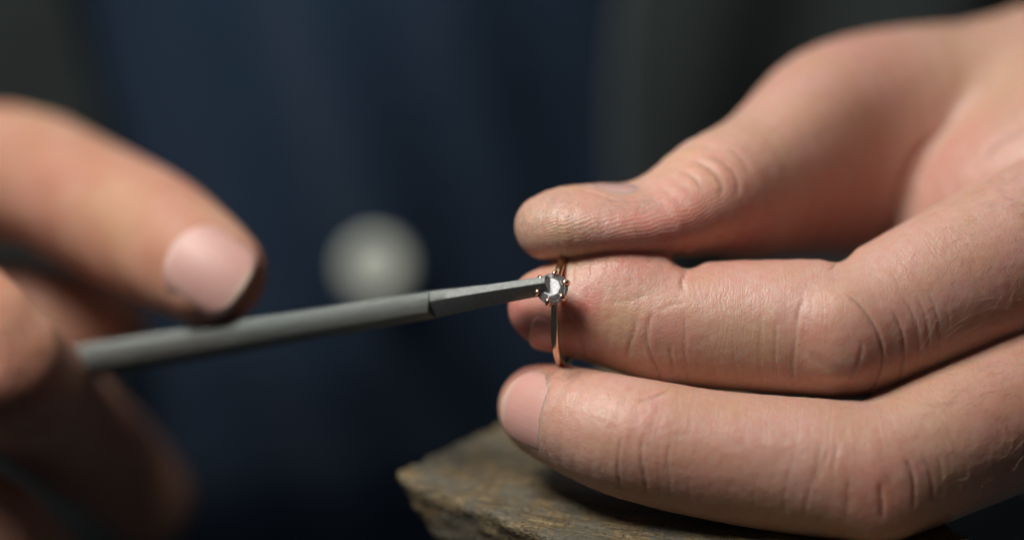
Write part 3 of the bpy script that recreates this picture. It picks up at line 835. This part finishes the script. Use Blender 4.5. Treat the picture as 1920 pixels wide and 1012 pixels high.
t2 = [(205, 612, 62, 7.0, 6.6, 6.6, FR), (130, 605, 63, 8.8, 8.2, 8.2, FR), (0, 605, 64, 9.8, 9.2, 9.2, FR), (-160, 612, 66, 12, 12, 12, FR), (-420, 640, 70, 16, 15, 15, FR)]
p2 = [(-400, 580, 58, 26, 16, 16, UPv), (-620, 640, 80, 31, 19, 19, UPv), (-900, 720, 106, 29, 21, 21, UPv), (-1150, 800, 132, 28, 22, 22, UPv)]
C2 = [Chain([(q[0], q[1], q[2] + 15) + tuple(1.03 * v for v in q[3:6]) + (q[6],) for q in p], 3) for p in (i2, m2, r2, l2, t2, p2)]
def hand2_field(bc, pts, brad):
    far = 14.0 if brad == 0.0 else 7.0
    E = [c.sdf_bricks(bc, pts, brad, far) for c in C2]
    kk = np.clip((-86 - pts[..., 0]) / 24, 0, 1)
    f = smin(E[0], E[1], .4 + 9 * kk); f = smin(f, E[2], .4 + 9 * kk); f = smin(f, E[3], .4 + 8 * kk); f = smin(f, E[4], .4 + 9 * kk)
    return smin(f, E[5], 1 + 10 * kk)
V, F = mesh_field(hand2_field, (-206, 10, -86), (-38, 172, 36), 0.95)
V = smooth_mesh(V, F, 4); NR = vnormals(V, F); V = V + NR * (.25 * fbm(V * .2, 3, 4))[:, None]
bvh3 = BVHTree.FromPolygons([tuple(v) for v in V], [tuple(f) for f in F.tolist()])
hand2 = mesh_from('hand', V, F, M_skin_soft, person)
hand2['label'] = 'hand holding the file with index finger pressed on top'
fl = np.zeros(len(V)); pl = np.zeros(len(V))
def spot2(px, py, r):
    q = hit(bvh3, px, py); return np.exp(-(((V - q) / r) ** 2).sum(1)) if q is not None else 0
for px, py, r, a in [(450, 560, 5, .55), (470, 500, 4, .35), (60, 330, 7, .12), (200, 300, 6, .15), (40, 500, 5, .3), (60, 720, 8, .35), (40, 900, 6, .2)]: fl = np.maximum(fl, a * spot2(px, py, r))
for px, py, r, a in [(210, 420, 8, .4), (340, 605, 4, .5), (30, 600, 8, .3)]: pl = np.maximum(pl, a * spot2(px, py, r))
set_attr(hand2, 'tint', 'FLOAT_COLOR', np.stack([fl, pl, 0 * fl, 0 * fl], 1))
na, nb, nc = hit(bvh3, 326, 462), hit(bvh3, 446, 540), hit(bvh3, 386, 500)
nl = [np.array(bvh3.ray_cast(Vector(EYE), Vector(P(x, y, 0) - EYE).normalized())[1]) for x, y in ((350, 480), (386, 500), (415, 520), (400, 480), (372, 520))]
nail(hand2, bvh3, nc, nb - na, np.mean(nl, axis=0), 12.8, 13.5, .30, M_nail_pale, 8.4, 22.0)

# ------------------------------------------------------------------ bench pin
m, nt, b = newmat('worn_wood')
at = N(nt, 'ShaderNodeAttribute', attribute_name='woodco'); sx = N(nt, 'ShaderNodeSeparateXYZ'); L(nt, at.outputs['Vector'], sx.inputs[0])
mp = N(nt, 'ShaderNodeMapping'); mp.inputs['Scale'].default_value = (.16, 1.6, 1.6); L(nt, at.outputs['Vector'], mp.inputs['Vector'])
g1 = noise(nt, mp.outputs[0], 1.3, 6, .65, .6)
p1 = noise(nt, at.outputs['Vector'], .16, 4, .6); p2_ = noise(nt, at.outputs['Vector'], .5, 5, .65)
c = ramp(nt, g1.outputs[0], [(.34, (.03, .023, .015, 1)), (.46, (.14, .105, .06, 1)), (.55, (.30, .215, .11, 1)), (.66, (.46, .36, .22, 1))])
c = mixc(nt, ramp(nt, p1.outputs[0], [(.46, (0, 0, 0, 1)), (.56, (.7, .7, .7, 1))]), c, (.13, .14, .135, 1))
c = mixc(nt, .25, c, (.10, .095, .06, 1))
c = mixc(nt, ramp(nt, p2_.outputs[0], [(.55, (0, 0, 0, 1)), (.72, (.8, .8, .8, 1))]), c, (.26, .18, .085, 1))
c = mixc(nt, ramp(nt, noise(nt, mp.outputs[0], 3.2, 4, .7).outputs[0], [(.30, (.8, .8, .8, 1)), (.40, (0, 0, 0, 1))]), c, (.022, .020, .018, 1))
pit = noise(nt, at.outputs['Vector'], 1.5, 5, .7)
c = mixc(nt, ramp(nt, pit.outputs[0], [(.36, (.85, .85, .85, 1)), (.46, (0, 0, 0, 1))]), c, (.035, .030, .022, 1))
c = mixc(nt, ramp(nt, pit.outputs[0], [(.58, (0, 0, 0, 1)), (.70, (.7, .7, .7, 1))]), c, (.42, .36, .25, 1))
c = mixc(nt, 1.0, c, (.80, .76, .66, 1), 'MULTIPLY')
L(nt, c, b.inputs['Base Color']); b.inputs['Roughness'].default_value = .5
hh = math_n(nt, 'ADD', math_n(nt, 'MULTIPLY', g1.outputs[0], .35), math_n(nt, 'ADD', math_n(nt, 'MULTIPLY', p2_.outputs[0], .3), math_n(nt, 'MULTIPLY', pit.outputs[0], .35)))
bp = N(nt, 'ShaderNodeBump'); bp.inputs['Distance'].default_value = .001; bp.inputs['Strength'].default_value = 1.0; L(nt, hh, bp.inputs['Height']); L(nt, bp.outputs[0], b.inputs['Normal'])
M_wood = m

# plane of the top: horizontal in the world, seen from 20 degrees above
up_w = np.array(RWm.inverted() @ Vector((0, 0, 1)))
A0 = P(1300, 985, 2.0)                                 # the finger rests here
def on_top(px, py):
    d = P(px, py, 0) - EYE; t = np.dot(A0 - EYE, up_w) / np.dot(d, up_w); return EYE + d * t
Lc = on_top(733, 888); Bk = on_top(905, 800); Fr = on_top(1010, 1000)
e_back = unit(Bk - Lc); e_front = unit(Fr - Lc)
n_back = np.cross(e_back, up_w); n_back = n_back if np.dot(n_back, Fr - Lc) < 0 else -n_back
n_front = np.cross(e_front, up_w); n_front = n_front if np.dot(n_front, Bk - Lc) < 0 else -n_front
n_front = unit(n_front + .35 * up_w * 0 - .22 * up_w)
n_back = unit(n_back - .75 * up_w)
Rt = on_top(1790, 985)
n_right = unit(np.array((.85, .3, .45)))
grain = unit(e_front * .8 + e_back * .35)
gl = np.cross(up_w, grain)
def wood_field(bc, pts, brad):
    q = pts - A0
    top = q @ up_w
    flat = pts.reshape(-1, 3)
    fr = (pts - Lc) @ n_front; bk = (pts - Lc) @ n_back; rt = (pts - Rt) @ n_right
    k = 1.6
    smax = lambda a, b: -smin(-a, -b, k)
    f = smax(smax(smax(top, fr), bk), rt)
    f = np.maximum(f, -(q @ up_w) - 26)
    if brad > 0:
        G = np.stack([flat @ grain * .07, flat @ gl * .5, flat @ up_w * .5], 1)
        nn = .6 * fbm(flat * .09, 3, 21) + .34 * fbm(G * 1.8, 4, 3) + .20 * fbm(flat * .7, 3, 8)
        # gouges left by saw and file
        for (px, py, ang, ln, dp, wd) in [(845, 885, .2, 5, .9, .9), (820, 915, .9, 5, .8, .9), (880, 905, .7, 6, .8, .8), (1045, 965, .1, 5, .7, .5), (905, 855, 1.2, 6, 1.0, .9), (806, 870, 1.45, 2.5, .6, .5), (868, 872, 1.5, 2.5, .9, .45), (915, 912, 1.4, 2.5, .9, .45), (985, 935, -.2, 9, .6, .4), (1080, 985, .15, 8, .7, .45), (930, 890, .05, 10, .6, .4), (960, 905, .3, 8, .7, .6)]:
            g0 = on_top(px, py); dirv = math.cos(ang) * grain + math.sin(ang) * gl
            r = flat - g0; a = np.clip(r @ dirv, -ln, ln); dd = np.linalg.norm(r - a[:, None] * dirv, axis=1)
            nn = nn + dp * np.exp(-(dd / wd) ** 2)
        f = f + nn.reshape(f.shape)
    return f
V, F = mesh_field(wood_field, (-24, -52, -72), (96, 78, -14), 0.55)
V = smooth_mesh(V, F, 1)
bvhw = BVHTree.FromPolygons([tuple(v) for v in V], [tuple(f) for f in F.tolist()])
pin = mesh_from('bench_pin', V, F, M_wood)
tag(pin, 'worn grey-brown wooden bench pin under the resting fingers', 'bench pin')
set_attr(pin, 'woodco', 'FLOAT_VECTOR', np.stack([V @ grain, V @ gl, V @ up_w], 1))

# metal filings left on the wood
def filings(n, seed):
    rng = np.random.default_rng(seed); vs, fs = [], []
    for k in range(n):
        p0 = on_top(rng.uniform(790, 1500), rng.uniform(830, 1012))
        q, nn, idx, dist = bvhw.ray_cast(Vector(p0 + up_w * 8), Vector(-up_w))
        if q is None: continue
        q = np.array(q) + up_w * .03; r = rng.uniform(.03, .10) * (1.8 if rng.random() < .1 else 1)
        b0 = len(vs)
        for c in ((1, 0, -.3), (-.5, .87, -.3), (-.5, -.87, -.3), (0, 0, .8)): vs.append(q + r * (np.array(c) + rng.normal(0, .25, 3)))
        fs += [(b0, b0 + 1, b0 + 3), (b0 + 1, b0 + 2, b0 + 3), (b0 + 2, b0, b0 + 3), (b0 + 2, b0 + 1, b0)]
    o = mesh_from('metal_filings', np.array(vs), fs, metal('bright_filing', (.85, .78, .66), .25), None, False)
    tag(o, 'tiny bright metal filings scattered over the worn bench pin', 'filings', kind='stuff')
filings(420, 7)

# ------------------------------------------------------------------ clothing behind
def cloth(name, colr, rough=.9):
    m, nt, b = newmat(name)
    tc = N(nt, 'ShaderNodeTexCoord'); n = noise(nt, tc.outputs['Object'], 60, 4); n2 = noise(nt, tc.outputs['Object'], 1800, 2)
    c = mixc(nt, n.outputs[0], tuple(x * .8 for x in colr) + (1,), tuple(x * 1.2 for x in colr) + (1,)); L(nt, c, b.inputs['Base Color'])
    b.inputs['Roughness'].default_value = rough; b.inputs['Sheen Weight'].default_value = .15; b.inputs['Specular IOR Level'].default_value = .2
    bp = N(nt, 'ShaderNodeBump'); bp.inputs['Distance'].default_value = .0004; L(nt, n2.outputs[0], bp.inputs['Height']); L(nt, bp.outputs[0], b.inputs['Normal'])
    return m
M_navy = cloth('navy_cotton', (.018, .044, .088)); M_jacket = cloth('dark_grey_wool', (.046, .060, .060))
# body frame: vertical in the world
TY = 190.0
b_up = up_w; b_f = unit(np.array((0, -1, 0)) - np.dot((0, -1, 0), up_w) * up_w); b_x = np.array((1.0, 0, 0))
BO = P(690, 500, TY)                                    # front of the chest
def torso_pt(a, hgt, grow=0.0, fold=0.0):
    """a: angle from the front, hgt: mm along the body"""
    wx = 220 + grow; wy = 110 + grow
    dn = max(0.0, -hgt - 22)
    lean = .30 * max(hgt, -40) - (.0075 * dn ** 2 if dn < 90 else 60.75 + 1.35 * (dn - 90))
    return BO + b_f * (wy * math.cos(a) - 110 + fold + lean) + b_x * (wx * math.sin(a)) + b_up * hgt
def garment(name, mat, a0, a1, h0, h1, grow, foldf, thick=2.0, parent=None, na=120, nh=110):
    outer, inner = [], []
    for j in range(nh):
        hgt = h0 + (h1 - h0) * j / (nh - 1)
        for i in range(na):
            a = a0 + (a1 - a0) * i / (na - 1)
            if grow > 0: a += .012 * math.sin(hgt / 23 + (1 if a0 < 0 else 3)) + .00012 * hgt * (1 if a0 > 0 else -1)
            f = foldf(a, hgt)
            outer.append(torso_pt(a, hgt, grow + f)); inner.append(torso_pt(a, hgt, grow + f - thick))
    vs = outer + inner; n = na * nh; fs = []
    for j in range(nh - 1):
        for i in range(na - 1):
            q = (j * na + i, j * na + i + 1, (j + 1) * na + i + 1, (j + 1) * na + i)
            fs.append(q); fs.append(tuple(n + x for x in q[::-1]))
    rim = [i for i in range(na)] + [j * na + na - 1 for j in range(1, nh)] + [(nh - 1) * na + i for i in range(na - 2, -1, -1)] + [j * na for j in range(nh - 2, 0, -1)]
    for k in range(len(rim)):
        a, b_ = rim[k], rim[(k + 1) % len(rim)]; fs.append((b_, a, n + a, n + b_))
    return mesh_from(name, np.array(vs), np.array(fs), mat, parent)
def shirt_fold(a, h):
    x = a * 220
    return (3.6 * math.sin((x + .22 * h) / 4.6 + .8 * math.sin(h / 60)) * (.55 + .45 * math.sin(x / 17 + 1.3)) + 2.5 * math.sin((x - .4 * h) / 19 + 2)
            + 1.6 * math.exp(-((x - 1) / 12.0) ** 2))
def jacket_fold(a, h):
    x = a * 220
    return 5 * math.sin(x / 17 + h / 90) + 2.5 * math.sin(x / 7.5 - h / 50)
shirt = garment('shirt', M_navy, -1.5, 1.5, -560, 190, 0, shirt_fold, 2, person)
shirt['label'] = 'navy buttoned shirt'
jl = garment('jacket', M_jacket, -1.9, -.237, -560, 190, 9, jacket_fold, 3, person)
jl['label'] = 'dark grey jacket front on the left of the picture'
jr = garment('jacket', M_jacket, .229, 1.9, -560, 190, 9, jacket_fold, 3, person)
jr['label'] = 'dark grey jacket front on the right of the picture'
def sleeve(pts, rads):
    path = [P(*p) for p in pts]; A = np.array(path); o = []; R = []
    for i in range(len(A) - 1):
        for s in range(6): o.append(Chain.cr(A, i, s / 6)); R.append(rads[i] + (rads[i + 1] - rads[i]) * s / 6)
    o.append(A[-1]); R.append(rads[-1])
    R = [r * (1 + .05 * math.sin(k * 2.1)) for k, r in enumerate(R)]
    return tube(o, R, 24, 'sleeve', M_jacket, person)
sleeve([(2620, 520, 62), (3000, 500, 92), (3300, 420, 150), (2700, -350, 230)], [36, 38, 48, 62])
sleeve([(-760, 690, 96), (-1050, 780, 122), (-1250, 700, 170), (-700, -250, 240)], [36, 38, 48, 62])
# white button on the placket
m, nt, b = newmat('white_button'); b.inputs['Base Color'].default_value = (.62, .66, .62, 1); b.inputs['Roughness'].default_value = .3
n = noise(nt, None, 80, 2); c = mixc(nt, n.outputs[0], (.82, .88, .76, 1), (.86, .90, .80, 1)); L(nt, c, b.inputs['Base Color'])
def button(px, py):
    a = 0.0; q = None
    bs = BVHTree.FromObject(shirt, bpy.context.evaluated_depsgraph_get())
    d = wvec(P(px, py, 0)) - wvec(EYE); loc, nn, i, ds = bs.ray_cast(wvec(EYE), d.normalized())
    cpos = np.array(RWm.inverted() @ Vector(loc)) * 1000
    ax = b_f; e1 = b_x; e2 = b_up; R = 6.0
    o = lathe([(.01, 1.9), (R * .55, 1.9), (R * .68, 2.05), (R * .9, 2.1), (R, 1.5), (R, .6), (R * .8, 0), (.01, 0)], cpos + ax * 2.6, ax, e1, e2, 32, 'button', m, shirt)
    o['label'] = 'off-white round shirt button'
    for k in range(4):
        s = (k % 2 - .5) * 2.2; t = (k // 2 - .5) * 2.2
        # thread crossing the holes
    tube([cpos + ax * 3.9 + e1 * -1.1 + e2 * -1.1, cpos + ax * 4.3, cpos + ax * 3.9 + e1 * 1.1 + e2 * 1.1], [.3, .35, .3], 6, 'thread', M_navy, shirt)
button(705, 488)
